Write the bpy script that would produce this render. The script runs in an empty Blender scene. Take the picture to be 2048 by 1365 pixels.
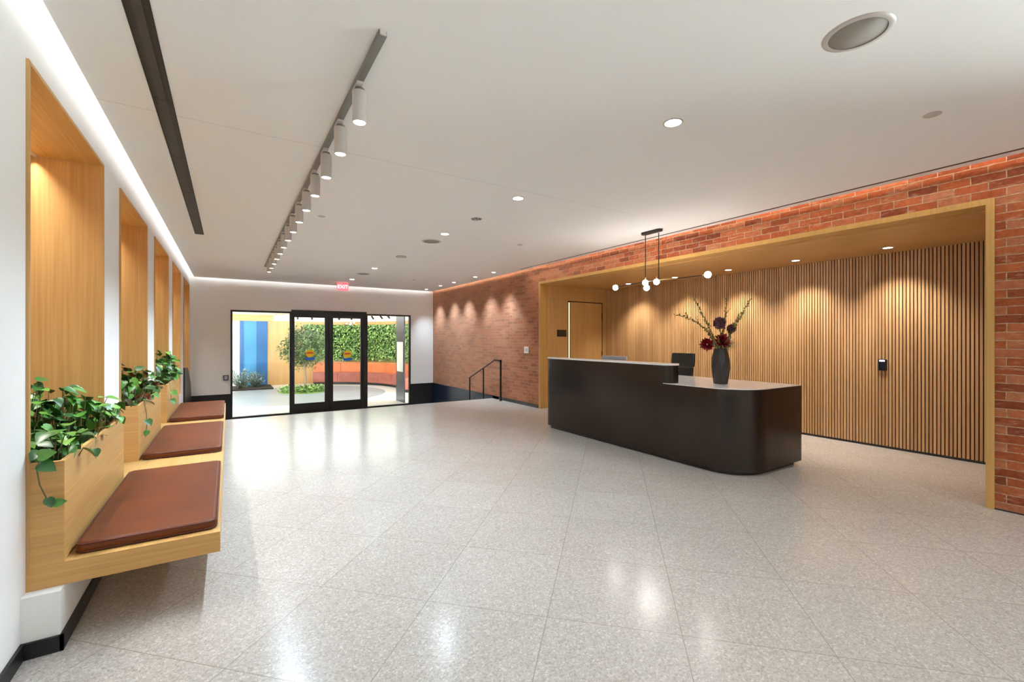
import bpy, math, random
from mathutils import Vector, Matrix
PI = math.pi
SC = bpy.context.scene
COL = SC.collection

# ------------------------------------------------------------------ materials
def lin(c):
    return tuple((v / 12.92 if v <= .04045 else ((v + .055) / 1.055) ** 2.4) for v in [x / 255 for x in c]) + (1,)

class NT:
    def __init__(s, name):
        s.m = bpy.data.materials.new(name); s.m.use_nodes = True
        s.t = s.m.node_tree; s.t.nodes.clear()
        s.out = s.n('ShaderNodeOutputMaterial')
    def n(s, typ, **kw):
        x = s.t.nodes.new(typ)
        for k, v in kw.items(): setattr(x, k, v)
        return x
    def l(s, a, b): s.t.links.new(a, b)
    def math(s, op, a, b=None, c=None, clamp=False):
        x = s.n('ShaderNodeMath', operation=op); x.use_clamp = clamp
        for i, v in enumerate((a, b, c)):
            if v is None: continue
            if isinstance(v, (int, float)): x.inputs[i].default_value = v
            else: s.l(v, x.inputs[i])
        return x.outputs[0]
    def ramp(s, fac, stops, interp='LINEAR'):
        x = s.n('ShaderNodeValToRGB'); x.color_ramp.interpolation = interp
        e = x.color_ramp.elements
        while len(e) < len(stops): e.new(.5)
        for el, (p, c) in zip(e, stops): el.position = p; el.color = c
        s.l(fac, x.inputs[0]); return x.outputs[0]
    def mix(s, fac, a, b, typ='MIX'):
        x = s.n('ShaderNodeMix', data_type='RGBA', blend_type=typ)
        for sock, v in ((x.inputs[0], fac), (x.inputs[6], a), (x.inputs[7], b)):
            if isinstance(v, (int, float, tuple)): sock.default_value = v
            else: s.l(v, sock)
        return x.outputs[2]
    def bsdf(s, color=None, rough=.5, metal=0., spec=.5, bump=None, bstr=.2, bdist=.01, coat=0., **kw):
        p = s.n('ShaderNodeBsdfPrincipled')
        if color is not None:
            if isinstance(color, tuple): p.inputs['Base Color'].default_value = color
            else: s.l(color, p.inputs['Base Color'])
        if isinstance(rough, (int, float)): p.inputs['Roughness'].default_value = rough
        else: s.l(rough, p.inputs['Roughness'])
        p.inputs['Metallic'].default_value = metal
        p.inputs['Specular IOR Level'].default_value = spec
        p.inputs['Coat Weight'].default_value = coat
        if bump is not None:
            b = s.n('ShaderNodeBump'); b.inputs['Strength'].default_value = bstr; b.inputs['Distance'].default_value = bdist
            s.l(bump, b.inputs['Height']); s.l(b.outputs[0], p.inputs['Normal'])
        s.l(p.outputs[0], s.out.inputs[0]); s.p = p
        return s.m

def noise(t, vec, scale, detail=3, rough=.5):
    x = t.n('ShaderNodeTexNoise'); x.inputs['Scale'].default_value = scale
    x.inputs['Detail'].default_value = detail; x.inputs['Roughness'].default_value = rough
    if vec is not None: t.l(vec, x.inputs['Vector'])
    return x.outputs['Fac']
def mapping(t, vec, scale=(1, 1, 1), rot=(0, 0, 0), loc=(0, 0, 0)):
    x = t.n('ShaderNodeMapping'); x.inputs['Scale'].default_value = scale
    x.inputs['Rotation'].default_value = rot; x.inputs['Location'].default_value = loc
    t.l(vec, x.inputs['Vector']); return x.outputs[0]
def pos(t): return t.n('ShaderNodeNewGeometry').outputs['Position']

def plain(name, c, rough=.5, metal=0., spec=.5, coat=0., var=.04, nscale=6, bumps=0.):
    """paint, metal or plastic with a faint procedural mottling"""
    t = NT(name); g = pos(t)
    f = noise(t, g, nscale, 3)
    c = lin(c)
    a = tuple(v * (1 - var) for v in c[:3]) + (1,); b = tuple(min(1, v * (1 + var)) for v in c[:3]) + (1,)
    col = t.ramp(f, [(.3, a), (.7, b)])
    if bumps: return t.bsdf(col, rough, metal, spec, bump=noise(t, g, 220, 2), bstr=bumps, bdist=.002, coat=coat)
    return t.bsdf(col, rough, metal, spec, coat=coat)

def wood(name, c1, c2, axis='Z', rough=.42, fine=1., board=0.):
    t = NT(name); ge = t.n('ShaderNodeNewGeometry'); g = ge.outputs['Position']
    sc = {'X': (1.2, 60, 60), 'Y': (60, 1.2, 60), 'Z': (60, 60, 1.2)}[axis]
    f1 = noise(t, mapping(t, g, sc), fine, 4, .6)
    sc2 = {'X': (.3, 5, 5), 'Y': (5, .3, 5), 'Z': (5, 5, .3)}[axis]
    f2 = noise(t, mapping(t, g, sc2), 1.2, 3, .6)
    f = t.math('ADD', t.math('MULTIPLY', f1, .6), t.math('MULTIPLY', f2, .4))
    col = t.ramp(f, [(.32, lin(c2)), (.5, tuple((a + b) / 2 for a, b in zip(lin(c1), lin(c2)))), (.66, lin(c1))])
    if board:
        col = t.mix(1., col, t.ramp(ge.outputs['Random Per Island'], [(0, (1 - board, 1 - board * 1.15, 1 - board * 1.3, 1)), (1, (1.06, 1.05, 1.03, 1))]), 'MULTIPLY')
    return t.bsdf(col, rough, bump=f1, bstr=.06, bdist=.002)

def emit(name, c, strength):
    t = NT(name); e = t.n('ShaderNodeEmission'); e.inputs[0].default_value = lin(c); e.inputs[1].default_value = strength
    t.l(e.outputs[0], t.out.inputs[0]); return t.m

def mat_floor():
    t = NT('terrazzo tiles'); g = pos(t)
    sx = t.n('ShaderNodeSeparateXYZ'); t.l(g, sx.inputs[0])
    u = t.math('MULTIPLY', t.math('SUBTRACT', sx.outputs[1], sx.outputs[0]), .70711)
    v = t.math('MULTIPLY', t.math('ADD', sx.outputs[1], sx.outputs[0]), .70711)
    u = t.math('DIVIDE', t.math('ADD', u, .356 + 6.9), .69)
    v = t.math('DIVIDE', t.math('ADD', v, .375 + 6.9), .69)
    pu = t.math('PINGPONG', u, .5); pv = t.math('PINGPONG', v, .5)
    dmin = t.math('MINIMUM', pu, pv)
    joint = t.math('LESS_THAN', dmin, .0030)
    cell = t.n('ShaderNodeCombineXYZ'); t.l(t.math('FLOOR', u), cell.inputs[0]); t.l(t.math('FLOOR', v), cell.inputs[1])
    wn = t.n('ShaderNodeTexWhiteNoise'); t.l(cell.outputs[0], wn.inputs[0])
    vo = t.n('ShaderNodeTexVoronoi'); vo.inputs['Scale'].default_value = 105; t.l(g, vo.inputs['Vector'])
    sep = t.n('ShaderNodeSeparateColor'); t.l(vo.outputs['Color'], sep.inputs[0])
    chips = t.ramp(sep.outputs[0], [(0, lin((168, 160, 152))), (.16, lin((186, 180, 173))), (.4, lin((197, 192, 186))), (.72, lin((205, 200, 196))), (.9, lin((228, 225, 221)))], 'CONSTANT')
    vo2 = t.n('ShaderNodeTexVoronoi'); vo2.inputs['Scale'].default_value = 260; t.l(g, vo2.inputs['Vector'])
    sep2 = t.n('ShaderNodeSeparateColor'); t.l(vo2.outputs['Color'], sep2.inputs[0])
    small = t.ramp(sep2.outputs[1], [(0, lin((170, 163, 156))), (.3, lin((194, 188, 182))), (.8, lin((212, 207, 202)))], 'CONSTANT')
    col = t.mix(.5, chips, small)
    cloud = noise(t, g, .9, 3)
    tint = t.ramp(cloud, [(.3, (.83, .775, .74, 1)), (.7, (.90, .85, .815, 1))])
    col = t.mix(1., col, tint, 'MULTIPLY')
    tv = t.ramp(wn.outputs['Value'], [(0, (.95, .945, .94, 1)), (1, (1, 1, 1, 1))])
    col = t.mix(1., col, tv, 'MULTIPLY')
    col = t.mix(joint, col, lin((146, 134, 122)))
    r = t.math('MULTIPLY_ADD', noise(t, g, 2.2, 2), .08, .15)
    return t.bsdf(col, r, spec=.5)

def mat_brick():
    t = NT('red brick'); g = pos(t)
    sx = t.n('ShaderNodeSeparateXYZ'); t.l(g, sx.inputs[0])
    # slightly wandering courses
    wob = t.math('MULTIPLY', t.math('SUBTRACT', noise(t, g, 5, 2), .5), .012)
    yy = t.math('ADD', t.math('ADD', sx.outputs[1], sx.outputs[0]), wob)
    zz = t.math('ADD', sx.outputs[2], t.math('MULTIPLY', t.math('SUBTRACT', noise(t, mapping(t, g, loc=(3, 7, 1)), 7, 2), .5), .014))
    cb = t.n('ShaderNodeCombineXYZ'); t.l(yy, cb.inputs[0]); t.l(zz, cb.inputs[1])
    b = t.n('ShaderNodeTexBrick'); b.offset = .5; t.l(cb.outputs[0], b.inputs['Vector'])
    b.inputs['Scale'].default_value = 1; b.inputs['Brick Width'].default_value = .222; b.inputs['Row Height'].default_value = .0745
    b.inputs['Mortar Size'].default_value = .0048; b.inputs['Mortar Smooth'].default_value = .35; b.inputs['Bias'].default_value = 0
    b.inputs['Color1'].default_value = (0, 0, 0, 1); b.inputs['Color2'].default_value = (1, 1, 1, 1); b.inputs['Mortar'].default_value = (.5, .5, .5, 1)
    tone = t.ramp(b.outputs['Color'], [(0, lin((120, 58, 36))), (.3, lin((148, 74, 42))), (.6, lin((168, 88, 50))), (1, lin((168, 106, 74)))])
    n1 = noise(t, g, 26, 4, .65)
    tone = t.mix(1., tone, t.ramp(n1, [(.3, (.72, .70, .70, 1)), (.65, (1.1, 1.08, 1.05, 1))]), 'MULTIPLY')
    mort = t.ramp(noise(t, g, 40, 3), [(.3, lin((146, 116, 90))), (.7, lin((190, 162, 132)))])
    # smeared lime bloom on some bricks
    bloom = t.ramp(noise(t, mapping(t, g, (1, 2, 9)), 3.0, 5, .7), [(.55, (0, 0, 0, 1)), (.72, (.6, .6, .6, 1))])
    far = t.math('MULTIPLY', t.math('SUBTRACT', sx.outputs[1], 5.), .16, clamp=True)  # far end paler: lime bloom plus light painted into the tone
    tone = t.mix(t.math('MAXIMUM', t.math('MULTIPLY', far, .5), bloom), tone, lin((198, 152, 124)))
    col = t.mix(b.outputs['Fac'], tone, mort)
    h = t.math('ADD', t.math('MULTIPLY', t.math('SUBTRACT', 1., b.outputs['Fac']), 1.), t.math('MULTIPLY', n1, .8))
    return t.bsdf(col, .85, spec=.2, bump=h, bstr=.85, bdist=.007)

def mat_ceiling():
    t = NT('ceiling paint'); g = pos(t)
    sx = t.n('ShaderNodeSeparateXYZ'); t.l(g, sx.inputs[0])
    d = t.math('ABSOLUTE', t.math('SUBTRACT', sx.outputs[1], 3.92))
    j = t.math('MULTIPLY', t.math('LESS_THAN', d, .003), .42)
    j = t.math('MULTIPLY', j, t.math('LESS_THAN', sx.outputs[0], 4.3))
    col = t.mix(j, lin((243, 241, 238)), lin((150, 146, 140)))
    return t.bsdf(col, .9, spec=.15)

def mat_glass(name='clear glass', tint=(.96, .985, .98)):
    t = NT(name)
    tr = t.n('ShaderNodeBsdfTransparent'); tr.inputs[0].default_value = tint + (1,)
    gl = t.n('ShaderNodeBsdfGlossy'); gl.inputs['Roughness'].default_value = .01
    lw = t.n('ShaderNodeFresnel'); lw.inputs['IOR'].default_value = 1.45
    mx = t.n('ShaderNodeMixShader'); t.l(lw.outputs[0], mx.inputs[0]); t.l(tr.outputs[0], mx.inputs[1]); t.l(gl.outputs[0], mx.inputs[2])
    t.l(mx.outputs[0], t.out.inputs[0]); return t.m

def mat_leaf(name, stops, rough=.35):
    t = NT(name); ge = t.n('ShaderNodeNewGeometry')
    f = ge.outputs['Random Per Island']
    n = noise(t, ge.outputs['Position'], 30, 2)
    ff = t.math('ADD', t.math('MULTIPLY', f, .75), t.math('MULTIPLY', n, .25))
    col = t.ramp(ff, [(p, lin(c)) for p, c in stops])
    m = t.bsdf(col, rough, spec=.5)
    return m

def mat_leather(name, c1, c2, rough=.36, spec=.5):
    t = NT(name); g = pos(t)
    n = noise(t, g, 3.5, 4)
    col = t.ramp(n, [(.3, lin(c2)), (.7, lin(c1))])
    vo = t.n('ShaderNodeTexVoronoi'); vo.inputs['Scale'].default_value = 320; t.l(g, vo.inputs['Vector'])
    return t.bsdf(col, rough, spec=spec, bump=vo.outputs['Distance'], bstr=.12, bdist=.001)

M = {}
M['floor'] = mat_floor()
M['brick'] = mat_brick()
M['ceil'] = mat_ceiling()
M['white'] = plain('white wall paint', (236, 234, 231), .8, spec=.2, var=.012, nscale=1.2)
M['black'] = plain('matt black trim', (22, 20, 20), .42, var=.1)
M['blackgloss'] = plain('black panel with painted blue reflection', (20, 30, 50), .3, var=.1)  # black panel, the blue reflection put into its base colour
M['blackmetal'] = plain('black steel', (20, 17, 17), .35, metal=.4, var=.1)
M['oak'] = wood('honey oak', (202, 160, 102), (174, 130, 74), 'Z')
M['oakY'] = wood('honey oak laid level', (212, 168, 104), (184, 136, 74), 'Y')
M['oakS'] = wood('warm oak slats', (206, 164, 116), (178, 134, 88), 'Z', board=.2)
M['oakT'] = wood('warm oak trim', (196, 152, 86), (174, 130, 66), 'Z')
M['oakE'] = wood('honey oak end', (206, 160, 96), (178, 130, 70), 'X')
M['oakX'] = wood('warm oak soffit', (200, 156, 98), (176, 132, 78), 'Y')
M['gap'] = plain('dark felt between slats', (50, 29, 15), .9, var=.1)
M['leather'] = mat_leather('chestnut leather', (106, 50, 15), (90, 40, 11), .5, .3)
M['pipe'] = mat_leather('dark chestnut piping', (92, 38, 28), (74, 30, 22))
M['glass'] = mat_glass()
M['track'] = plain('grey anodised track', (128, 124, 116), .4, metal=.3)
M['lamp'] = plain('white lacquered metal', (196, 188, 181), .4, var=.01)
M['lens'] = emit('lit lens', (255, 250, 240), 16)
M['cove'] = emit('cove led', (250, 252, 255), 6.5)
M['covewarm'] = emit('warm cove led', (255, 244, 228), 17)
M['diff'] = plain('black air slot', (30, 26, 23), .55, var=.15)
M['diff2'] = plain('bronze air slot blade', (58, 50, 44), .5, var=.1)
M['speaker'] = plain('speaker grille', (152, 145, 136), .7, var=.06, nscale=300)
M['desk'] = plain('dark bronze lacquer', (64, 57, 53), .22, metal=.85, spec=.5, var=.06, nscale=2)
M['stone'] = plain('pale quartz', (226, 221, 217), .14, var=.03, nscale=9)
M['blackleather'] = mat_leather('black leather', (24, 25, 27), (16, 17, 19), .32)
M['chrome'] = plain('polished aluminium', (190, 190, 192), .2, metal=1)
M['silver'] = plain('silver plastic', (176, 180, 188), .35, metal=.4)
M['screen'] = plain('dark screen', (20, 22, 26), .15)
M['vase'] = plain('dark ceramic', (40, 35, 35), .45, var=.12)
M['globe'] = emit('lit glass globe', (255, 252, 246), 60)
M['exitred'] = emit('lit red sign face', (255, 96, 104), 1.6)
M['exitlet'] = emit('lit letters', (255, 214, 214), 3.)
M['steel'] = plain('brushed steel', (92, 93, 106), .3, metal=.85, var=.12, nscale=3)
M['paper'] = plain('pale notice board', (205, 202, 198), .6)
M['blue'] = plain('blue painted panel', (52, 126, 176), .4, var=.12, nscale=1.5)
M['bluedark'] = plain('deep blue panel', (20, 84, 140), .4, var=.15, nscale=1.5)
M['orange'] = mat_leather('orange upholstery', (220, 126, 78), (204, 106, 62), .5)
M['rust'] = mat_leather('rust upholstery', (168, 92, 76), (142, 76, 66), .5)
M['paleFloor'] = plain('pale terrazzo', (206, 203, 200), .3, var=.03)
M['greyFloor'] = plain('grey stone disc', (140, 146, 154), .35, var=.04)
M['soil'] = plain('dark potting soil', (28, 20, 15), .9, var=.3, nscale=60)
M['leaf'] = mat_leaf('pothos leaf', [(0, (22, 52, 24)), (.35, (38, 86, 34)), (.65, (66, 122, 42)), (.9, (112, 158, 66)), (1, (150, 186, 110))])
M['leafred'] = mat_leaf('croton leaf', [(0, (60, 22, 18)), (.5, (92, 34, 24)), (1, (120, 60, 34))])
M['leafwall'] = mat_leaf('living wall leaf', [(0, (30, 64, 34)), (.35, (70, 116, 56)), (.62, (134, 172, 78)), (1, (204, 224, 150))])
M['leafolive'] = mat_leaf('olive leaf', [(0, (36, 56, 26)), (.5, (66, 90, 42)), (.85, (104, 124, 66)), (1, (150, 164, 100))])
M['leafgrey'] = mat_leaf('silver leaf', [(0, (70, 96, 96)), (.5, (120, 150, 146)), (1, (188, 206, 200))])
M['stem'] = plain('green brown stem', (92, 84, 44), .6)
M['bark'] = plain('pale bark', (150, 130, 112), .8, var=.2, nscale=30)
M['twig'] = plain('brown twig', (96, 84, 48), .7)
M['bud'] = mat_leaf('yellow green bud', [(0, (70, 68, 26)), (.5, (108, 104, 40)), (1, (156, 148, 62))])
M['allium'] = mat_leaf('plum allium floret', [(0, (78, 44, 56)), (.5, (112, 70, 84)), (1, (150, 108, 120))])
M['dahlia'] = mat_leaf('crimson petal', [(0, (70, 4, 12)), (.5, (112, 8, 18)), (1, (160, 18, 26))])
M['grass'] = mat_leaf('grey green blade', [(0, (104, 114, 72)), (.5, (140, 146, 98)), (1, (176, 176, 128))])
M['yellow'] = plain('yellow decal', (246, 200, 30), .5)
M['reddecal'] = plain('red decal', (220, 84, 30), .5)
M['bluedecal'] = plain('blue decal', (30, 104, 200), .5)
M['switch'] = plain('white switch plate', (232, 230, 226), .4)
M['reader'] = plain('black card reader', (18, 19, 22), .3)
M['readerled'] = emit('reader led', (170, 160, 255), 5)
M['brass'] = plain('brushed brass', (200, 160, 110), .3, metal=.9)
M['doorglow'] = emit('painted glow beside the door', (255, 226, 180), 1.1)  # emission painted on to brighten the strip beside the door
M['cream'] = plain('cream atrium ceiling', (244, 236, 214), .8, var=.01)

# ------------------------------------------------------------------ mesh helpers
def wloc(o):
    v = Vector((0, 0, 0))
    while o is not None: v += o.location; o = o.parent
    return v

class MB:
    def __init__(s): s.v = []; s.f = []; s.sm = []
    def add(s, vs, fs, smooth=False):
        k = len(s.v); s.v += [tuple(p) for p in vs]; s.f += [tuple(i + k for i in f) for f in fs]; s.sm += [smooth] * len(fs)
        return s
    def box(s, x0, x1, y0, y1, z0, z1):
        vs = [(x, y, z) for x in (x0, x1) for y in (y0, y1) for z in (z0, z1)]
        return s.add(vs, [(0, 1, 3, 2), (4, 6, 7, 5), (0, 4, 5, 1), (2, 3, 7, 6), (0, 2, 6, 4), (1, 5, 7, 3)])
    def rbox(s, x0, x1, y0, y1, z0, z1, r, seg=4, re=None):
        """box with rounded vertical corners (r) and eased top/bottom edges (re)"""
        re = re if re is not None else 0
        def ring(ins, z):
            pts = []
            rr = max(r - ins, .0005)
            for cx, cy, a0 in ((x1 - r, y1 - r, 0), (x0 + r, y1 - r, 90), (x0 + r, y0 + r, 180), (x1 - r, y0 + r, 270)):
                for k in range(seg + 1):
                    a = math.radians(a0 + 90 * k / seg); pts.append((cx + rr * math.cos(a), cy + rr * math.sin(a), z))
            return pts
        prof = []
        if re:
            for k in range(4): a = PI / 2 * k / 3; prof.append((re * (1 - math.sin(a)), z0 + re * (1 - math.cos(a))))
            for k in range(4): a = PI / 2 * k / 3; prof.append((re * (1 - math.cos(a)), z1 - re * (1 - math.sin(a))))
        else: prof = [(0, z0), (0, z1)]
        return s.loft([ring(i, z) for i, z in prof], smooth=bool(re))
    def loft(s, rings, closed=True, caps=True, smooth=True):
        n = len(rings[0]); vs = [p for r in rings for p in r]; fs = []
        m = n if closed else n - 1
        for i in range(len(rings) - 1):
            for j in range(m):
                a = i * n + j; b = i * n + (j + 1) % n
                fs.append((a, b, b + n, a + n))
        s.add(vs, fs, smooth)
        if caps and closed:
            s.add(rings[0], [tuple(range(n))[::-1]]); s.add(rings[-1], [tuple(range(n))])
        return s
    def prism(s, pts, z0, z1, smooth=False):
        return s.loft([[(x, y, z0) for x, y in pts], [(x, y, z1) for x, y in pts]], smooth=smooth)
    def lathe(s, cx, cy, prof, seg=24, smooth=True, rot=0.):
        rings = [[(cx + r * math.cos(rot + 2 * PI * k / seg), cy + r * math.sin(rot + 2 * PI * k / seg), z) for k in range(seg)] for r, z in prof]
        return s.loft(rings, smooth=smooth)
    def annulus(s, cx, cy, prof, seg=28):
        rings = [[(cx + r * math.cos(2 * PI * k / seg), cy + r * math.sin(2 * PI * k / seg), z) for k in range(seg)] for r, z in prof + [prof[0]]]
        return s.loft(rings, caps=False)
    def tube(s, pts, r, seg=8, smooth=True):
        pts = [Vector(p) for p in pts]; n = len(pts)
        rs = r if isinstance(r, (list, tuple)) else [r] * n
        rings = []; up = None
        for i, p in enumerate(pts):
            d = (pts[min(i + 1, n - 1)] - pts[max(i - 1, 0)]).normalized()
            if up is None: up = d.orthogonal().normalized()
            up = (up - d * up.dot(d))
            up = up.normalized() if up.length > 1e-6 else d.orthogonal().normalized()
            q = d.cross(up)
            rings.append([tuple(p + (up * math.cos(2 * PI * k / seg) + q * math.sin(2 * PI * k / seg)) * rs[i]) for k in range(seg)])
        return s.loft(rings, smooth=smooth)
    def sphere(s, c, r, seg=16, rings=10):
        c = Vector(c); rg = []
        for i in range(1, rings):
            a = PI * i / rings
            rg.append([(c.x + r * math.sin(a) * math.cos(2 * PI * k / seg), c.y + r * math.sin(a) * math.sin(2 * PI * k / seg), c.z - r * math.cos(a)) for k in range(seg)])
        k = len(s.v); s.loft(rg, caps=False)
        n = len(rg) * seg
        s.add([(c.x, c.y, c.z - r), (c.x, c.y, c.z + r)], [])
        b, t = len(s.v) - 2, len(s.v) - 1
        for j in range(seg):
            s.f.append((b, k + (j + 1) % seg, k + j)); s.sm.append(True)
            s.f.append((t, k + n - seg + j, k + n - seg + (j + 1) % seg)); s.sm.append(True)
        return s
    def leaf(s, p, d, nrm, L, W, kind='heart', droop=.25):
        """one leaf blade from p along d with surface normal nrm"""
        d = Vector(d).normalized(); nrm = Vector(nrm); nrm = (nrm - d * nrm.dot(d))
        nrm = nrm.normalized() if nrm.length > 1e-5 else d.orthogonal().normalized()
        q = d.cross(nrm); p = Vector(p)
        if kind == 'heart': prof = [(-.08, .38), (.06, .8), (.28, 1.), (.55, .8), (.8, .4)]
        elif kind == 'small': prof = [(.3, .9), (.7, .7)]
        elif kind == 'blade': prof = [(.15, .8), (.5, 1.), (.8, .6)]
        else: prof = [(.12, .5), (.4, 1.), (.75, .7)]
        vs = [p]; 
        def at(t, w): return p + d * (t * L) + q * (w * W / 2) + nrm * (abs(w) * W * .14 - droop * L * t * t)
        for t_, w in prof: vs += [at(t_, -w), at(max(t_, 0.02), 0), at(t_, w)]
        vs.append(at(1, 0)); fs = [(0, 2, 1), (0, 3, 2)]
        for i in range(len(prof) - 1):
            a = 1 + 3 * i; fs += [(a, a + 1, a + 4, a + 3), (a + 1, a + 2, a + 5, a + 4)]
        a = 1 + 3 * (len(prof) - 1); fs += [(a, a + 1, len(vs) - 1), (a + 1, a + 2, len(vs) - 1)]
        return s.add(vs, fs, True)
    def build(s, name, mat, parent=None, origin=None):
        off = wloc(parent) if parent is not None else Vector(origin or (0, 0, 0))
        me = bpy.data.meshes.new(name)
        me.from_pydata([tuple(Vector(p) - off) for p in s.v], [], s.f)
        me.polygons.foreach_set('use_smooth', s.sm)
        me.materials.append(M[mat] if isinstance(mat, str) else mat)
        me.update()
        o = bpy.data.objects.new(name, me); COL.objects.link(o)
        if parent is not None: o.parent = parent
        else: o.location = off
        return o

def fixn(o):
    import bmesh
    b = bmesh.new(); b.from_mesh(o.data); bmesh.ops.remove_doubles(b, verts=b.verts, dist=1e-6); bmesh.ops.recalc_face_normals(b, faces=b.faces); b.to_mesh(o.data); b.free(); return o
def bev(o, w, seg=2):
    fixn(o)
    m = o.modifiers.new('ease', 'BEVEL'); m.width = w; m.segments = seg; m.limit_method = 'ANGLE'; m.angle_limit = .6; m.harden_normals = False
    return o
def tag(o, label=None, cat=None, group=None, kind=None):
    if label: o['label'] = label
    if cat: o['category'] = cat
    if group: o['group'] = group
    if kind: o['kind'] = kind
    return o
def thing(name, loc, label, cat, group=None):
    o = bpy.data.objects.new(name, None); COL.objects.link(o); o.location = loc; o.empty_display_size = .1
    return tag(o, label, cat, group)
def struct(name, mb, mat, label=None): return tag(mb.build(name, mat), label, None, None, 'structure')
def dup(root, loc, label=None):
    r = root.copy(); COL.objects.link(r); r.location = loc
    if label: r['label'] = label
    for ch in list(root.children):
        c = ch.copy(); COL.objects.link(c); c.parent = r
        for g in list(ch.children):
            d = g.copy(); COL.objects.link(d); d.parent = c
    return r
def text_mesh(name, s, size, mat, mtx, parent, ext=.002):
    cu = bpy.data.curves.new(name, 'FONT'); cu.body = s; cu.size = size; cu.align_x = 'CENTER'; cu.align_y = 'CENTER'; cu.extrude = ext
    tmp = bpy.data.objects.new(name + '_c', cu); COL.objects.link(tmp)
    dg = bpy.context.evaluated_depsgraph_get(); me = bpy.data.meshes.new_from_object(tmp.evaluated_get(dg))
    bpy.data.objects.remove(tmp); me.transform(mtx); off = wloc(parent)
    me.transform(Matrix.Translation(-off)); me.materials.clear(); me.materials.append(M[mat])
    o = bpy.data.objects.new(name, me); COL.objects.link(o); o.parent = parent; return o
def spot(name, loc, target, power, size=90, blend=.7, rad=.03, col=(1, .95, .88)):
    l = bpy.data.lights.new(name, 'SPOT'); l.energy = power; l.spot_size = math.radians(size); l.spot_blend = blend; l.shadow_soft_size = rad; l.color = col
    o = bpy.data.objects.new(name, l); COL.objects.link(o); o.location = loc
    o.rotation_euler = (Vector(target) - Vector(loc)).to_track_quat('-Z', 'Y').to_euler(); return o
def area(name, loc, target, power, sx, sy, spread=180, col=(1, .96, .9), up='Y'):
    l = bpy.data.lights.new(name, 'AREA'); l.shape = 'RECTANGLE'; l.size = sx; l.size_y = sy; l.energy = power; l.spread = math.radians(spread); l.color = col
    o = bpy.data.objects.new(name, l); COL.objects.link(o); o.location = loc
    z = (Vector(loc) - Vector(target)).normalized(); x = Vector((0, 1, 0)) if up == 'Y' else Vector((1, 0, 0))
    x = (x - z * x.dot(z)).normalized(); y = z.cross(x)
    o.rotation_euler = Matrix((x, y, z)).transposed().to_euler(); return o

# ------------------------------------------------------------------ key dimensions
ZC, XL, XR, YB, ZL, YE = 3.08, -.82, 5.71, 13.82, -.596, 9.86
YF = -4.5
NICHE = [(3.05, 4.59), (5.21, 6.78), (7.41, 9.0), (9.65, 11.15), (11.88, 13.5)]
ZN, ZS = 2.85, .40

# ------------------------------------------------------------------ the room shell
m = MB().box(-1.3, 8.3, YF, YE, -.2, 0)
struct('floor', m, 'floor')
m = MB().box(-1.3, 5.95, YE - .3, YB + .2, ZL - .2, ZL)
for i in range(1, 4): m.box(-1.3, 5.9, YE - .05, YE + .3 * (4 - i), ZL - .01, -.149 * i)
struct('floor', m, 'floor')

cg = .09
m = MB().box(XL + cg, XR - .05, YF, 8.3, ZC, ZC + .03).box(XL + cg, XR - .05, 8.3, YB - cg, ZC, ZC + .03)
m.box(-1.3, 8.3, YF - .1, YB + .2, ZC + .22, ZC + .3)
struct('ceiling', m, 'ceil')

struct('wall_left', MB().box(-1.3, XL, YF, NICHE[0][0], 0, ZC + .22), 'white')
struct('wall_left', MB().box(-1.3, XL, NICHE[0][0], YB, ZN, ZC + .22), 'white')
struct('wall_left', MB().box(-1.3, XL, NICHE[0][0], YE, -.2, ZS).box(-1.3, XL, YE, YB, ZL, ZS), 'white')
for a, b in zip(NICHE, NICHE[1:] + [(YB, 0)]): struct('wall_left', MB().box(-1.3, XL, a[1], b[0], ZS, ZN), 'white')
struct('wall_left', MB().box(-1.3, -1.24, NICHE[0][0], YB, ZS, ZN), 'white')
struct('wall_left', MB().box(XL, -.685, 2.985, 9.05, 0, .285), 'white')

# back wall round the glazed opening
OX0, OX1, OZ = .045, 4.94, 2.28
m = MB().box(-1.3, OX0, YB, YB + .2, ZL, ZC + .22).box(OX1, 6.0, YB, YB + .2, ZL, ZC + .22).box(OX0, OX1, YB, YB + .2, OZ, ZC + .22)
struct('wall_back', m, 'white')
struct('wall_front', MB().box(-1.3, 8.3, YF - .1, YF, -.2, ZC + .22), 'white')

# brick wall with the alcove opening
AY0, AY1, AZ = 1.02, 7.86, 2.757
WY0, WY1, WZ0, WZ1 = -4.3, -.5, 1.3, 2.95
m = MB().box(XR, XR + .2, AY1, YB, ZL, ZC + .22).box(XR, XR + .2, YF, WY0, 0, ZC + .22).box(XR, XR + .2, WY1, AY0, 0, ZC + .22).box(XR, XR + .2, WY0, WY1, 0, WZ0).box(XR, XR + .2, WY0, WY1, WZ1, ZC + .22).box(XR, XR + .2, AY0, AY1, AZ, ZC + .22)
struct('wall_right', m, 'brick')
# alcove sides, soffit
SX = 7.65
m = MB().box(XR + .2, 8.1, 7.80, 7.95, 0, AZ + .1)
struct('wall_alcove_far', m, 'oak')
m = MB().box(XR + .2, 8.1, AY0 - .12, AY0 + .055, 0, AZ + .1)
struct('wall_alcove_near', m, 'oak')
m = MB().box(XR + .21, 8.1, AY0, 7.9, 2.69, 2.75)
struct('ceiling_alcove', m, 'oakX')
m = MB().box(8.0, 8.1, AY0, 7.9, 0, AZ).box(SX + .02, 8.0, AY0, 7.8, 0, 2.69)
struct('wall_alcove_back', m, 'gap')
m = MB(); y = 7.80 - .026
while y > AY0 + .03:
    m.box(SX, SX + .03, y, y + .026, .03, 2.69); y -= .038
struct('wall_slats', m, 'oakS')
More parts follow.
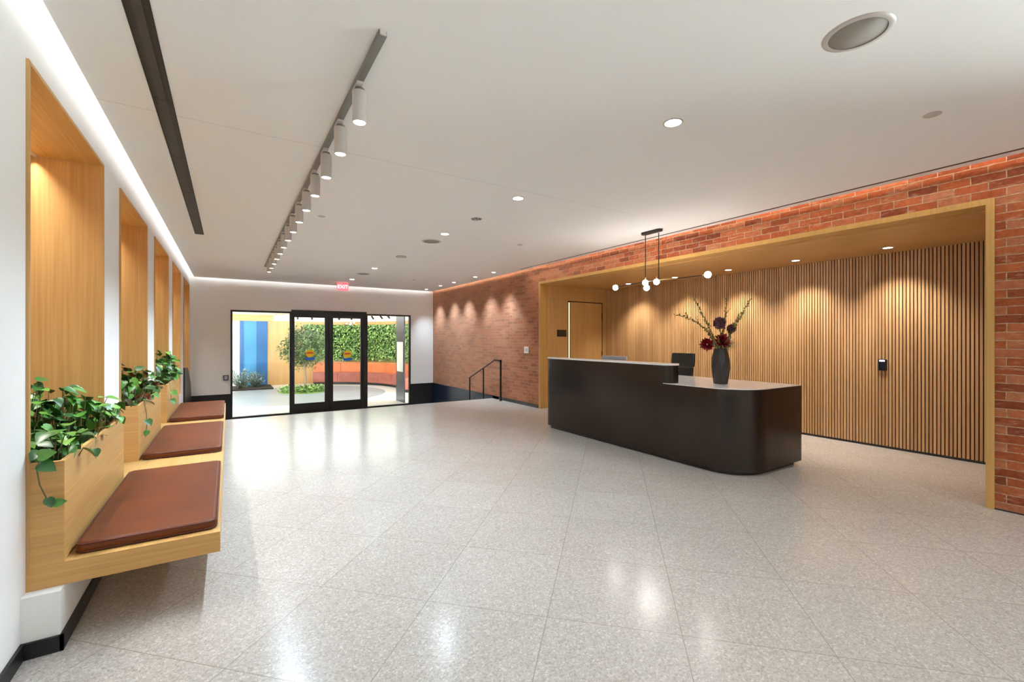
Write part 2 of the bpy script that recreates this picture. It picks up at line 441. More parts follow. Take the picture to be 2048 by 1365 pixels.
# trim round the alcove opening
t = .055
m = MB().box(XR - .012, XR + .21, AY1 - t, AY1, 0, AZ - t).box(XR - .012, XR + .21, AY0, AY0 + t, 0, AZ - t).box(XR - .012, XR + .21, AY0, AY1, AZ - t, AZ)
struct('trim_1', m, 'oakT')

# baseboards
m = MB().box(XL, XL + .014, YF, 2.985, 0, .075).box(XL, -.671, 2.971, 2.985, 0, .075).box(-.685, -.671, 2.971, 9.05, 0, .075).box(XL, XL + .014, 9.05, YE, 0, .075)
struct('baseboard_left', m, 'black')
m = MB().box(XL, OX0, YB - .02, YB, ZL, .07).box(OX1, XR, YB - .02, YB, ZL, .07)
struct('baseboard_back', m, 'black')
m = MB().box(XR - .02, XR, AY1, YE, 0, .07).box(XR - .004, XR, YF, AY0, 0, .012)
struct('baseboard_right', m, 'black')
m = MB().box(XR - .02, XR, YE - .3, YB - .02, ZL, .068)
struct('trim_2', m, 'blackgloss')
m = MB().box(SX - .004, SX + .02, AY0 + .055, 7.8, 0, .03)
struct('baseboard_alcove', m, 'black')
# sloping black guard panel low on the left wall
pf = [(11.85, ZL), (11.85, .89), (12.55, .86), (12.9, .77), (13.25, .59), (13.6, .42), (13.8, .1), (13.8, ZL)]
m = MB().loft([[(XL, y, z) for y, z in pf], [(XL + .03, y, z) for y, z in pf]], smooth=False)
struct('trim_3', m, 'black')
# long black grazer slot beside the brick
m = MB().box(5.515, 5.545, YF, 8.3, ZC - .003, ZC + .002)
struct('trim_4', m, 'black')

# ------------------------------------------------------------------ cove strips
for nm, args, lab in (('cove_light', (XL + cg + .03, XL + cg + .05, YF + .1, YB - .1, ZC + .10, ZC + .12), 'continuous white light strip tucked in the slot over the white wall'),
                 ('cove_light', (XL + .2, XR - .2, YB - cg - .05, YB - cg - .03, ZC + .10, ZC + .12), 'continuous white light strip tucked in the slot above the glass doors'),
                 ('cove_light', (XR - .125, XR - .105, YF + .1, YB - .2, ZC + .15, ZC + .17), 'continuous warm light strip in the slot over the brick wall')):
    o = MB().box(*args).build(nm, 'covewarm' if 'brick' in lab else 'cove'); tag(o, lab, 'cove light')

# ------------------------------------------------------------------ wall niches
ordn = ['nearest', 'second nearest', 'third nearest', 'fourth', 'farthest']
for i, (a, b) in enumerate(NICHE):
    lab = ['tall honey oak lined wall niche nearest the camera', 'oak lined wall niche above the second planter from the camera', 'oak lined wall niche above the third planter and cushion',
           'oak lined wall niche just past the end of the bench', 'farthest oak lined wall niche, above the black sloping panel'][i]
    n = thing('wall_niche', (XL, a, ZS), lab, 'wall niche', 'oak niches in the left wall')
    p = .02
    MB().box(-1.235, -1.215, a, b, ZS, ZN).build('back_panel', 'oak', n)
    for y0 in (a, b - p): MB().box(-1.215, XL + .012, y0, y0 + p, ZS, ZN).build('side_panel', 'oak', n)
    MB().box(-1.215, XL + .012, a + p, b - p, ZN - p, ZN).build('head_panel', 'oakY', n)
    MB().box(-1.19, -1.17, a + p, b - p, ZN - p - .008, ZN - p).build('light_slot', 'lamp', n)
    area('niche_lamp', (-1.18, (a + b) / 2, ZN - p - .012), (-1.18, (a + b) / 2, 0), 13, b - a - .1, .012, spread=88, col=(1, .96, .9))

# ------------------------------------------------------------------ bench, planters, cushions
be = thing('bench', (-.4, 6.1, .285), 'long wall-hung honey oak bench under the niches', 'bench')
bev(MB().box(XL, -.04, 3.055, 9.15, .285, .40).build('bench_slab', 'oakY', be), .003)
MB().box(XL, -.041, 3.049, 3.055, .286, .399).build('end_panel', 'oakE', be)
plabs = ['oak planter box nearest the camera, pothos trailing over its end', 'oak planter box between the nearest and farthest of the three', 'farthest oak planter box, beside the far cushion']
PL = [(3.05, 4.53), (5.21, 6.78), (7.40, 9.12)]
for i, (a, b) in enumerate(PL):
    n = thing('planter_box', (-.9, (a + b) / 2, .40), plabs[i], 'planter', 'oak planters behind the bench')
    xi = -1.21; w = .02; aa, bb = NICHE[i][0] + .021, NICHE[i][1] - .021
    m = MB().box(XL + .013, -.685, a, b, .40, .42)
    m.box(-.705, -.685, a, b, .42, .90).box(XL + .013, -.705, a, a + w, .42, .90).box(XL + .013, -.705, b - w, b, .42, .90)
    m.box(xi, XL + .013, aa, bb - 0, .40, .42)
    m.build('box', 'oakY', n)
    MB().box(XL + .013, -.685, a - .003, a, .40, .90).build('end_panel', 'oakE', n)
    MB().box(-.72, -.705, a + w, b - w, .42, .885).box(XL + .013, -.72, a + w, a + w + .01, .42, .885).build('liner', 'black', n)
    m = MB().box(xi, -.722, max(a + w, aa), min(b - w, bb), .43, .80).build('soil', 'soil', n)
clabs = ['chestnut leather seat cushion nearest the camera', 'chestnut leather seat cushion between the nearest and the farthest', 'chestnut leather seat cushion at the far end of the bench']
CU = [(3.10, 4.62), (5.20, 6.83), (7.38, 9.12)]
for i, (a, b) in enumerate(CU):
    c = thing('seat_cushion', (-.36, (a + b) / 2, .40), clabs[i], 'cushion', 'leather cushions on the oak bench')
    MB().rbox(-.665, -.055, a, b, .402, .458, .045, 6, .022).build('pad', 'leather', c)
    def ringp(z, e=.003, r=.045):
        pts = []
        for cx, cy, a0 in ((-.055 - r, b - r, 0), (-.665 + r, b - r, 90), (-.665 + r, a + r, 180), (-.055 - r, a + r, 270)):
            for k in range(6): q = math.radians(a0 + 18 * k); pts.append((cx + (r + e - .006) * math.cos(q), cy + (r + e - .006) * math.sin(q), z))
        return pts + [pts[0]]
    MB().tube(ringp(.449), .004, 6).tube(ringp(.410), .004, 6).build('piping', 'pipe', c)

# ------------------------------------------------------------------ plants
def pothos(idx, a, b, n, size, seed, label, zb=.80, hmax=.34, xr=(-1.14, -.70), trail=(), red=False):
    rnd = random.Random(seed)
    root = thing('potted_pothos', ((xr[0] + xr[1]) / 2, (a + b) / 2, zb), label, 'plant', 'leafy plants in the planters')
    st, lf, rd = MB(), MB(), MB()
    for k in range(n):
        y = rnd.uniform(a + .03, b - .05); x = rnd.uniform(*xr)
        f = rnd.random()
        edge = (x - xr[0]) / (xr[1] - xr[0])
        h = (.06 + hmax * f ** .8) * (1 - .35 * edge) * (.75 + .35 * math.sin(y * 5.3 + seed))
        out = Vector((rnd.uniform(-.3, 1.) * .6, rnd.uniform(-.9, .9), 0))
        top = Vector((x, y, zb + .05 + h)) + out * rnd.uniform(.02, .13)
        top.x = max(top.x, -1.17)
        if idx and top.y < a: top.y = a + .02
        st.tube([(x, y, zb), (x + out.x * .02, y + out.y * .02, zb + h * .6), tuple(top)], [.0035, .003, .002], 5)
        L = size * rnd.uniform(.7, 1.25)
        d = Vector((out.x * 1., out.y, rnd.uniform(-.55, .25)))
        up = Vector((rnd.uniform(-.4, .6), rnd.uniform(-.6, .4), 1))
        (rd if red and rnd.random() < .14 else lf).leaf(top, d, up, L, L * .78, 'heart', rnd.uniform(.1, .4))
    for path, leaves in trail:
        st.tube(path, .0032, 6)
        for (p, d, L) in leaves: lf.leaf(p, d, (.35, -1, .35), L, L * .85, 'heart', .1)
    lf.build('foliage', 'leaf', root); st.build('stems', 'stem', root)
    if red: rd.build('red_leaves', 'leafred', root)['label'] = 'dark red variegated leaves'
    return root
tr1 = [([(-.76, 3.12, .86), (-.765, 3.04, .93), (-.775, 3.02, .88), (-.765, 3.022, .80), (-.74, 3.02, .73), (-.715, 3.02, .69)],
        [((-.765, 3.03, .90), (.5, -.3, -.25), .08), ((-.735, 3.01, .735), (.25, -.2, -.6), .05), ((-.715, 3.01, .705), (.9, -.1, .1), .05), ((-.77, 3.02, .94), (.9, -.2, .2), .07)]),
       ([(-.74, 3.6, .88), (-.69, 3.62, .93), (-.66, 3.55, .90), (-.655, 3.5, .86)], [((-.655, 3.5, .86), (.2, -.4, -.7), .05)])]
pothos(0, 3.10, 4.5, 330, .085, 11, 'broad-leaved green pothos in the nearest planter, vine trailing over the end', hmax=.30, trail=tr1)
tr2 = [([(-.74, 5.5, .88), (-.68, 5.45, .92), (-.655, 5.42, .80), (-.655, 5.44, .70), (-.655, 5.40, .62)], [((-.65, 5.42, .74), (.3, -.4, -.5), .08), ((-.65, 5.40, .64), (-.1, -.3, -.7), .06)])]
pothos(1, 5.26, 6.76, 240, .1, 23, 'green and red leaved planting in the middle planter', hmax=.34, trail=tr2, red=True)
tr3 = [([(-.74, 7.6, .88), (-.67, 7.55, .92), (-.65, 7.5, .78), (-.65, 7.5, .66)], [((-.645, 7.5, .8), (.5, -.4, -.3), .1), ((-.645, 7.5, .7), (.4, -.3, -.6), .09)])]
pothos(2, 7.48, 9.05, 220, .11, 37, 'tall bushy green planting in the farthest planter', hmax=.52, trail=tr3)

# ------------------------------------------------------------------ track lights
tk = thing('track_rail', (.665, 6.5, ZC), 'long grey ceiling track that carries the row of spotlights', 'track')
m = MB().box(.645, .685, 2.27, 10.85, ZC - .03, ZC).build('rail', 'track', tk)
MB().box(.650, .680, 2.262, 2.27, ZC - .027, ZC).build('end_cap', 'lamp', tk)
MB().box(.657, .673, 2.28, 10.84, ZC - .0315, ZC - .03).build('channel', 'track', tk)
ys = [2.80 + .551 * i for i in range(14)]
first = None
tl = thing('track_spotlight', (.665, ys[0], ZC - .03), 'white cylinder spotlight at the near end of the ceiling track', 'spotlight', 'spotlights on the grey track')
x0, y0 = .665, ys[0]
MB().box(x0 - .018, x0 + .018, y0 - .07, y0 + .07, ZC - .045, ZC - .0315).build('adapter', 'lamp', tl)
MB().lathe(x0 + .012, y0, [(.030, ZC - .062), (.030, ZC - .045)], 20).build('joint', 'track', tl)
bd = MB().lathe(x0 + .012, y0, [(.0, ZC - .0635), (.041, ZC - .0635), (.0425, ZC - .066), (.0425, 2.835), (.0405, 2.828), (.037, 2.828), (.036, 2.835)], 28).build('body', 'lamp', tl)
MB().lathe(x0 + .012, y0, [(.0, 2.834), (.036, 2.834), (.036, 2.8355), (.0, 2.8355)], 24).build('lens', 'lens', tl)
numw = ['', 'second', 'third', 'fourth', 'fifth', 'sixth', 'seventh', 'eighth', 'ninth', 'tenth', 'eleventh', 'twelfth', 'thirteenth']
for i, y in enumerate(ys):
    if i:
        lab = 'white cylinder spotlight at the far end of the ceiling track' if i == 13 else '%s white cylinder spotlight from the near end of the track' % numw[i]
        dup(tl, (.665, y, ZC - .03), lab)
    spot('track_beam', (.672, y, 2.822), (.672 - .1, y, 1.0), 47, 125, .6, .03, (.70, .90, 1.06))

# ------------------------------------------------------------------ linear air diffuser
df = thing('air_diffuser', (-.365, 2, ZC), 'long black linear air slot in the ceiling beside the white wall', 'air diffuser')
X0, X1, Y0, Y1 = -.42, -.31, YF + .2, 8.13
MB().box(X0, X0 + .008, Y0, Y1, ZC - .004, ZC).box(X1 - .008, X1, Y0, Y1, ZC - .004, ZC).box(X0, X1, Y1 - .008, Y1, ZC - .004, ZC).build('frame', 'diff', df)
MB().box(X0 + .008, X1 - .008, Y0, Y1 - .008, ZC - .0015, ZC).build('slot', 'black', df)
y = Y0 + .3
while y < Y1 - .1:
    y2 = min(y + 1.1, Y1 - .01)
    MB().box(X0 + .034, X1 - .034, y, y2 - .01, ZC - .005, ZC - .0015).build('blade', 'diff2', df)
    MB().box(X0 + .008, X1 - .008, y2 - .01, y2, ZC - .0035, ZC - .0015).build('clip', 'diff2', df)
    y = y2

# ------------------------------------------------------------------ ceiling fittings
def downlight(x, y, z, label, r=.058, power=52, group='recessed ceiling downlights', size=140, tgt=None, body='lamp', blend=.8, col=(.70, .90, 1.06), cat='downlight', name='downlight'):
    n = thing(name, (x, y, z), label, cat, group)
    MB().annulus(x, y, [(r, z - .004), (r + .012, z - .003), (r + .012, z), (r, z)]).build('ring', body, n)
    MB().lathe(x, y, [(.0, z - .0025), (r, z - .0025), (r, z - .001), (0, z - .001)], 24).build('lens', 'lens', n)
    if power: spot('downlight_beam', (x, y, z - .02), tgt or (x, y, 0), power, size, blend, .04, col)
    return n
DX = 2.73
for (y, lab) in ((2.10, 'recessed ceiling downlight nearest the camera, in front of the desk'), (4.155, 'recessed square-lit downlight left of the pendant, second along its row'), (6.15, 'recessed downlight beside the round ceiling speaker in mid room'),
                 (9.95, 'recessed downlight over the steps to the glass doors'), (12.09, 'recessed downlight just in front of the exit sign')):
    downlight(DX, y, ZC, lab)
for y, q in ((-.1, 'just behind the camera'), (-2.2, 'farthest behind the camera')): downlight(DX, y, ZC, 'added unseen fill downlight ' + q)  # unseen lamps added behind the camera as room fill
downlight(4.9, -2.4, ZC, 'added unseen fill downlight behind the camera by the brick wall')  # one more unseen fill lamp, added by the brick wall
for k, (y, w) in enumerate(((9.04, 'nearest'), (9.96, 'second'), (11.22, 'middle'), (12.14, 'fourth'), (13.24, 'farthest'))):
    downlight(5.25, y, ZC, 'small downlight washing the brick wall, %s of the five' % w, .045, 150, 'wall washers along the brick', 76, (5.60, y, .8), blend=1.)
for k, (y, w) in enumerate(((2.24, 'nearest'), (3.35, 'second nearest'), (4.42, 'third nearest'), (5.5, 'fourth nearest'), (6.67, 'farthest'))):
    downlight(7.2, y, 2.69, 'recessed downlight in the oak alcove soffit, %s of five' % w, .05, 105, 'downlights in the alcove soffit', 100, (7.40, y, .8), body='silver', blend=.9, col=(1, .97, .90))

def speaker(x, y, label, r=.125):
    n = thing('ceiling_speaker', (x, y, ZC), label, 'speaker', 'round ceiling speakers')
    MB().annulus(x, y, [(r, ZC - .006), (r + .008, ZC - .006), (r + .028, ZC - .001), (r + .028, ZC), (r, ZC)], 36).build('rim', 'lamp', n)
    MB().lathe(x, y, [(0, ZC - .003), (r, ZC - .003), (r, ZC - .0005), (0, ZC - .0005)], 36).build('grille', 'speaker', n)
speaker(2.735, .976, 'large round grey ceiling speaker at the upper right, nearest the camera')
speaker(2.75, 6.73, 'round grey ceiling speaker in mid room, seen edge on')
speaker(2.735, 10.93, 'small looking round grey ceiling speaker before the exit sign')
for x, y, r, lab in ((4.165, 1.045, .05, 'white sprinkler cover disc near the brick wall, right of the ceiling'), (1.005, 6.12, .045, 'faint white sprinkler cover disc beside the spotlight track'),
                     (4.1, 6.18, .045, 'faint white sprinkler cover disc left of the pendant canopy'), (4.136, 11.31, .045, 'faint white sprinkler cover disc far along the ceiling near the brick')):
    n = thing('sprinkler_cover', (x, y, ZC), lab, 'sprinkler cover', 'flat sprinkler covers'); MB().lathe(x, y, [(0, ZC - .006), (r - .006, ZC - .006), (r, ZC - .003), (r, ZC), (0, ZC)], 28).build('cover_plate', 'lamp', n)
def gimbal(x, y, label):
    n = thing('adjustable_downlight', (x, y, ZC), label, 'downlight', 'unlit adjustable ceiling fittings')
    MB().annulus(x, y, [(.062, ZC - .006), (.074, ZC - .004), (.074, ZC), (.062, ZC)]).build('ring', 'lamp', n)
    MB().lathe(x, y, [(0, ZC - .003), (.062, ZC - .003), (.062, ZC), (0, ZC)], 28).build('recess', 'black', n)
    MB().box(x - .045, x + .045, y - .012, y + .012, ZC - .010, ZC - .003).box(x - .01, x + .01, y - .05, y + .05, ZC - .010, ZC - .003).build('yoke', 'lamp', n)
gimbal(2.737, 5.157, 'dark round adjustable ceiling fitting between two lit downlights')
n = thing('ceiling_hatch', (2.77, 8.24, ZC), 'small ceiling fitting with a dark open edge before the steps', 'ceiling fitting')
MB().lathe(2.77, 8.24, [(0, ZC - .012), (.085, ZC - .012), (.09, ZC - .004), (.09, ZC), (0, ZC)], 28).build('cover', 'lamp', n)
MB().add([(2.77 + .11 * math.cos(a), 8.24 + .11 * math.sin(a), z) for a in [PI * k / 12 for k in range(1, 12)] for z in (ZC - .004, ZC - .0002)], [(2 * k, 2 * k + 1, 2 * k + 3, 2 * k + 2) for k in range(10)]).tube([(2.77 + .10 * math.cos(a), 8.24 + .10 * math.sin(a), ZC - .006) for a in [PI * k / 12 for k in range(1, 12)]], .006, 6).build('gasket', 'black', n)

# exit sign
ex = thing('exit_sign', (2.68, 12.97, ZC), 'lit red exit sign hanging before the glass doors', 'sign')
MB().box(2.53, 2.83, 12.955, 12.985, ZC - .215, ZC - .02).build('housing', 'exitred', ex)
MB().box(2.66, 2.70, 12.96, 12.98, ZC - .02, ZC).build('bracket', 'lamp', ex)
text_mesh('letters', 'EXIT', .135, 'exitlet', Matrix.Translation((2.68, 12.953, ZC - .118)) @ Matrix.Rotation(PI / 2, 4, 'X'), ex)

# ------------------------------------------------------------------ alcove door, plaque, reader, switch
d3 = tag(thing('door_3', (7.0, 7.80, 0), 'plain oak door in the far side wall of the alcove', None), None, None, None, 'structure')
MB().box(6.535, 7.50, 7.785, 7.80, .01, 2.35).build('door_leaf', 'oak', d3)
MB().box(6.47, 6.535, 7.79, 7.80, 0, 2.37).box(7.50, 7.53, 7.79, 7.80, 0, 2.37).box(6.47, 7.53, 7.79, 7.80, 2.35, 2.372).build('door_reveal', 'gap', d3)
MB().box(6.482, 6.512, 7.786, 7.79, .02, 2.34).build('glow_strip', 'doorglow', d3)  # thin strip made to glow as a bright line, solid wall behind
for z in (.3, 1.15, 2.05): MB().box(7.49, 7.515, 7.772, 7.79, z - .07, z + .07).build('hinge', 'black', d3)
o = bev(MB().box(6.16, 6.42, 7.788, 7.80, 1.565, 1.715).build('wall_plaque', 'black', None, (6.29, 7.80, 1.56)), .002); tag(o, 'small black plaque on the oak wall beside the door', 'plaque')
n = thing('card_reader', (SX, 2.43, 1.07), 'black card reader on the oak slat wall with a violet light', 'card reader')
bev(MB().box(SX - .028, SX, 2.385, 2.485, 1.07, 1.225).build('body', 'reader', n), .006)
MB().box(SX - .031, SX - .026, 2.405, 2.465, 1.195, 1.215).build('status_light', 'readerled', n)
MB().box(SX - .030, SX - .028, 2.40, 2.47, 1.085, 1.165).build('keypad', 'screen', n)
n = thing('light_switch', (XR, 8.33, 1.2), 'white light switch on the brick wall above the handrail', 'switch')
bev(MB().box(XR - .012, XR, 8.26, 8.42, 1.19, 1.335).build('plate', 'switch', n), .003)
for y in (8.30, 8.35): MB().box(XR - .018, XR - .012, y - .015, y + .022, 1.225, 1.30).build('rocker', 'lamp', n)
n = thing('door_button', (-.05, YB, .49), 'grey metal door button on the white wall left of the glass', 'button')
bev(MB().box(-.115, .005, YB - .04, YB, .435, .57).build('plate', 'steel', n), .01)
MB().box(-.09, -.02, YB - .048, YB - .04, .455, .55).build('push_plate', 'silver', n)

# ------------------------------------------------------------------ glazed doors and side lights
YG = YB + .03
def window(name, x0, x1, z0, z1, label, f=.045):
    n = tag(thing(name, ((x0 + x1) / 2, YG, z0), label, None), None, None, None, 'structure')
    MB().box(x0, x1, YG - .04, YG + .06, z0, z0 + f).box(x0, x1, YG - .04, YG + .06, z1 - f, z1).box(x0, x0 + f, YG - .04, YG + .06, z0 + f, z1 - f).box(x1 - f, x1, YG - .04, YG + .06, z0 + f, z1 - f).build('window_frame', 'black', n)
    MB().box(x0 + f, x1 - f, YG, YG + .008, z0 + f, z1 - f).build('pane', 'glass', n); return n
window('window_1', OX0, 1.487, ZL, OZ, 'tall glass side light left of the doors')
window('window_2', 3.535, OX1, ZL, OZ, 'tall glass side light right of the doors')
def gdoor(name, x0, x1, sl, sr, cx, cz, label):
    n = tag(thing(name, ((x0 + x1) / 2, YG, ZL), label, None), None, None, None, 'structure')
    z0, z1, gt, gb = ZL + .015, 2.20, 2.127, -.31
    MB().box(x0, x0 + sl, YG - .05, YG + .01, z0, z1).box(x1 - sr, x1, YG - .05, YG + .01, z0, z1).box(x0 + sl, x1 - sr, YG - .05, YG + .01, z0, gb).box(x0 + sl, x1 - sr, YG - .05, YG + .01, gt, z1).build('door_frame', 'black', n)
    g = MB().box(x0 + sl, x1 - sr, YG - .025, YG - .017, gb, gt).build('pane', 'glass', n)
    # round sun over water decal
    y = YG - .0265
    def arc(r, a0, a1, k=16): return [(cx + r * math.cos(math.radians(a0 + (a1 - a0) * i / k)), cz + r * math.sin(math.radians(a0 + (a1 - a0) * i / k))) for i in range(k + 1)]
    def flat(pts, nm, mt, yy):
        return MB().loft([[(a, yy, b) for a, b in pts], [(a, yy + .001, b) for a, b in pts]], smooth=False).build(nm, mt, g)
    flat(arc(.115, 0, 360, 32)[:-1], 'logo_sun', 'yellow', y)
    flat([(cx - .125, cz - .005), (cx - .06, cz + .04), (cx + .06, cz + .04), (cx + .125, cz - .005)], 'logo_band', 'reddecal', y - .0015)
    flat([(cx - .12, cz - .19), (cx + .11, cz - .19), (cx + .13, cz - .115), (cx + .04, cz - .10), (cx - .05, cz - .12), (cx - .12, cz - .10)], 'logo_water', 'bluedecal', y - .0015)
    MB().box(x0 if sl > sr else x1 - .01, x0 + .01 if sl > sr else x1, YG - .054, YG - .05, z0, z1).build('edge_seal', 'blackmetal', n)
    return n
gdoor('door_1', 1.50, 2.47, .064, .111, 1.965, 1.10, 'left leaf of the black framed glass doors')
gdoor('door_2', 2.474, 3.45, .111, .079, 2.994, 1.06, 'right leaf of the black framed glass doors')
m = MB().box(1.487, 3.545, YG - .07, YG + .03, 2.20, 2.333).box(1.47, 1.50, YG - .07, YG + .03, ZL, 2.20).box(3.45, 3.56, YG - .07, YG + .03, ZL, 2.20).box(1.5, 3.45, YG - .05, YG + .03, ZL, ZL + .012)
struct('trim_5', m, 'black')

n = tag(thing('fill_window', (XR + .1, -2.4, WZ0), 'unseen high window added behind the camera for fill light', None), None, None, None, 'structure')  # window added out of view to let in fill for the ceiling
m = MB().box(XR + .06, XR + .12, WY0, WY1, WZ0, WZ0 + .05).box(XR + .06, XR + .12, WY0, WY1, WZ1 - .05, WZ1)
for k in range(4): y = WY0 + (WY1 - WY0 - .05) * k / 3; m.box(XR + .06, XR + .12, y, y + .05, WZ0 + .05, WZ1 - .05)
m.build('window_frame', 'black', n); MB().box(XR + .088, XR + .094, WY0 + .05, WY1 - .05, WZ0 + .05, WZ1 - .05).build('pane', 'glass', n)

# ------------------------------------------------------------------ handrail
hr = thing('handrail', (5.62, 10.1, ZL), 'thin black steel handrail at the steps by the brick wall', 'handrail')
hx = 5.60; s_ = .018
def bar(p, q, w=s_): return MB().tube([p, q], w * .72, 4, False)
MB().box(hx - s_, hx + s_, 9.30 - s_, 9.30 + s_, .008, .985).build('post', 'blackmetal', hr)
MB().lathe(hx, 9.30, [(.045, 0), (.045, .008)], 20).build('foot_plate', 'blackmetal', hr)
MB().box(hx - .013, hx + .013, 10.17 - .013, 10.17 + .013, -.29, .76).build('post', 'blackmetal', hr)
MB().box(hx - .013, hx + .013, 10.95 - .013, 10.95 + .013, ZL, .44).build('post', 'blackmetal', hr)
MB().box(hx - s_, hx + s_, 9.30 - s_, 9.62, .963, 1.0).tube([(hx, 9.60, .98), (hx, 10.965, .445)], s_ * .9, 8, False).build('rail', 'blackmetal', hr)

# ------------------------------------------------------------------ reception desk
dk = thing('reception_desk', (5.2, 4.4, 0), 'long dark bronze reception desk with rounded end and pale tops', 'desk')
def rrect(x0, x1, y0, y1, rs, seg=10):
    """corners in order (x1,y1),(x0,y1),(x0,y0),(x1,y0) with radii rs"""
    pts = []
    for (cx, cy, a0), r in zip(((x1, y1, 0), (x0, y1, 90), (x0, y0, 180), (x1, y0, 270)), rs):
        if r <= 0: pts.append((cx, cy)); continue
        ccx = cx - r if cx == x1 else cx + r; ccy = cy - r if cy == y1 else cy + r
        for k in range(seg + 1):
            a = math.radians(a0 + 90 * k / seg); pts.append((ccx + r * math.cos(a), ccy + r * math.sin(a)))
    return pts
DX0, DX1, DY0, DY1 = 4.585, 5.80, 2.63, 6.14
def wallband(outer, th): pass
fixn(MB().prism(rrect(DX0, DX1, DY0, 3.9, (0, 0, .45, .015), 16), .05, .947).build('front_body', 'desk', dk)).data.polygons.foreach_set('use_smooth', [False] * 0) if False else None
def smoothprism(pts, z0, z1, name, mat, par):
    o = fixn(MB().prism(pts, z0, z1, True).build(name, mat, par))
    for p in o.data.polygons:
        p.use_smooth = abs(p.normal.z) < .5
    try: o.data.set_sharp_from_angle(angle=math.radians(35))
    except Exception: pass
    return o
smoothprism(rrect(DX0, DX1, DY0, 3.95, (0, 0, .45, .01), 20), .05, .947, 'low_body', 'desk', dk)
smoothprism(rrect(DX0, DX0 + .165, 3.95, DY1, (0, .12, 0, 0), 10), .05, .947, 'front_panel', 'desk', dk)
smoothprism(rrect(DX0, DX0 + .165, 3.575, DY1, (0, .12, .13, 0), 10), .955, 1.175, 'high_panel', 'desk', dk)
smoothprism(rrect(DX0 + .002, DX0 + .163, 3.60, DY1 - .002, (0, .12, .10, 0), 10), .94, .956, 'reveal', 'desk', dk)
smoothprism(rrect(DX0 - .001, DX0 + .175, 3.572, DY1, (0, .12, .13, 0), 10), 1.175, 1.198, 'high_top', 'stone', dk)
smoothprism(rrect(DX0 + .004, DX1 - .004, DY0 + .004, 4.45, (0, 0, .446, .01), 20), .947, .955, 'low_top', 'stone', dk)
smoothprism(rrect(DX0 + .17, DX0 + .85, 4.45, DY1 - .04, (.02, 0, 0, .02), 4), .72, .75, 'work_top', 'stone', dk)
smoothprism(rrect(5.0, 5.42, 3.96, 4.45, (0, 0, 0, 0), 4), .05, .945, 'pedestal', 'desk', dk)
MB().box(DX0 + .17, DX0 + .80, DY1 - .07, DY1 - .04, 0, .72).build('side_support', 'desk', dk)
smoothprism(rrect(DX0 + .05, DX1 - .06, DY0 + .06, 3.9, (0, 0, .4, .01), 14), 0, .05, 'toe_kick', 'black', dk)
smoothprism(rrect(DX0 + .04, DX0 + .15, 3.9, DY1 - .06, (0, .08, 0, 0), 6), 0, .05, 'toe_kick', 'black', dk)

# monitor
mo = thing('monitor', (5.2, 5.15, .75), 'silver backed computer monitor peeking over the high counter', 'monitor')
bev(MB().box(5.19, 5.225, 4.86, 5.39, .87, 1.236).build('housing', 'silver', mo), .006)
MB().box(5.225, 5.227, 4.875, 5.375, .885, 1.222).build('screen', 'screen', mo)
MB().box(5.165, 5.19, 5.09, 5.16, .77, 1.0).box(5.165, 5.2, 5.1, 5.15, .76, .8).build('neck', 'silver', mo)
MB().box(5.10, 5.28, 5.01, 5.24, .75, .762).build('foot', 'silver', mo)

# chair
cx, cy = 6.07, 4.73
ch = thing('office_chair', (cx, cy, 0), 'black leather high-back office chair behind the low counter', 'chair')
def chsec(z, w, x):
    return [(x + .05 * math.cos(a) * (1 if math.cos(a) > 0 else .5), cy + w * (abs(math.sin(a)) ** .35 * (1 if math.sin(a) > 0 else -1)), z) for a in [2 * PI * k / 24 for k in range(24)]]
m = MB().loft([chsec(.52, .17, cx + .24), chsec(.60, .195, cx + .26), chsec(.80, .205, cx + .28), chsec(1.04, .215, cx + .31)]); m.build('backrest', 'blackleather', ch)
MB().loft([chsec(1.045, .213, cx + .31), chsec(1.06, .225, cx + .315), chsec(1.15, .228, cx + .33), chsec(1.25, .224, cx + .34), chsec(1.272, .212, cx + .345)]).build('headrest', 'blackleather', ch)
MB().rbox(cx - .24, cx + .25, cy - .24, cy + .24, .43, .52, .08, 6, .03).build('seat', 'blackleather', ch)
for s in (-1, 1):
    MB().tube([(cx - .12, cy + s * .25, .45), (cx - .14, cy + s * .28, .66), (cx + .16, cy + s * .28, .66), (cx + .28, cy + s * .2, .62)], .014, 8).build('armrest', 'chrome', ch)
MB().tube([(cx, cy, .10), (cx, cy, .43)], .025, 12).build('gas_lift', 'chrome', ch)
for k in range(5):
    a = 2 * PI * k / 5
    lg = MB().tube([(cx, cy, .11), (cx + .29 * math.cos(a), cy + .29 * math.sin(a), .065)], [.022, .013], 8).build('leg', 'chrome', ch)
    MB().sphere((cx + .29 * math.cos(a), cy + .29 * math.sin(a), .028), .028, 12, 8).build('castor', 'black', lg)

# ------------------------------------------------------------------ vase and flowers
VX, VY, VZ = 5.125, 3.245, .955
va = thing('vase', (VX, VY, VZ), 'tall dark faceted vase on the low counter', 'vase')
prof = [(.0, 0), (.082, 0), (.084, .012), (.108, .20), (.106, .30), (.078, .415), (.080, .432), (.070, .432), (.066, .41), (.08, .30), (.0, .29)]
rings = []
seg = 9
for j, (r, z) in enumerate(prof):
    rot = .35 * (1 if j in (3,) else 0)
    rings.append([(VX + r * math.cos(rot + 2 * PI * k / seg), VY + r * math.sin(rot + 2 * PI * k / seg), VZ + z) for k in range(seg)])
MB().loft(rings, smooth=False).build('body', 'vase', va)
TOP = Vector((VX, VY, VZ + .42)); RT = Vector((.8432, -.5376, 0)); FW = Vector((.5376, .8432, 0)); UP = Vector((0, 0, 1))
K = 5.5 / 889.4
def fp(px, py, dep=0.): return TOP + RT * ((px - 1438) * K) + UP * ((701 - py) * K) + FW * dep
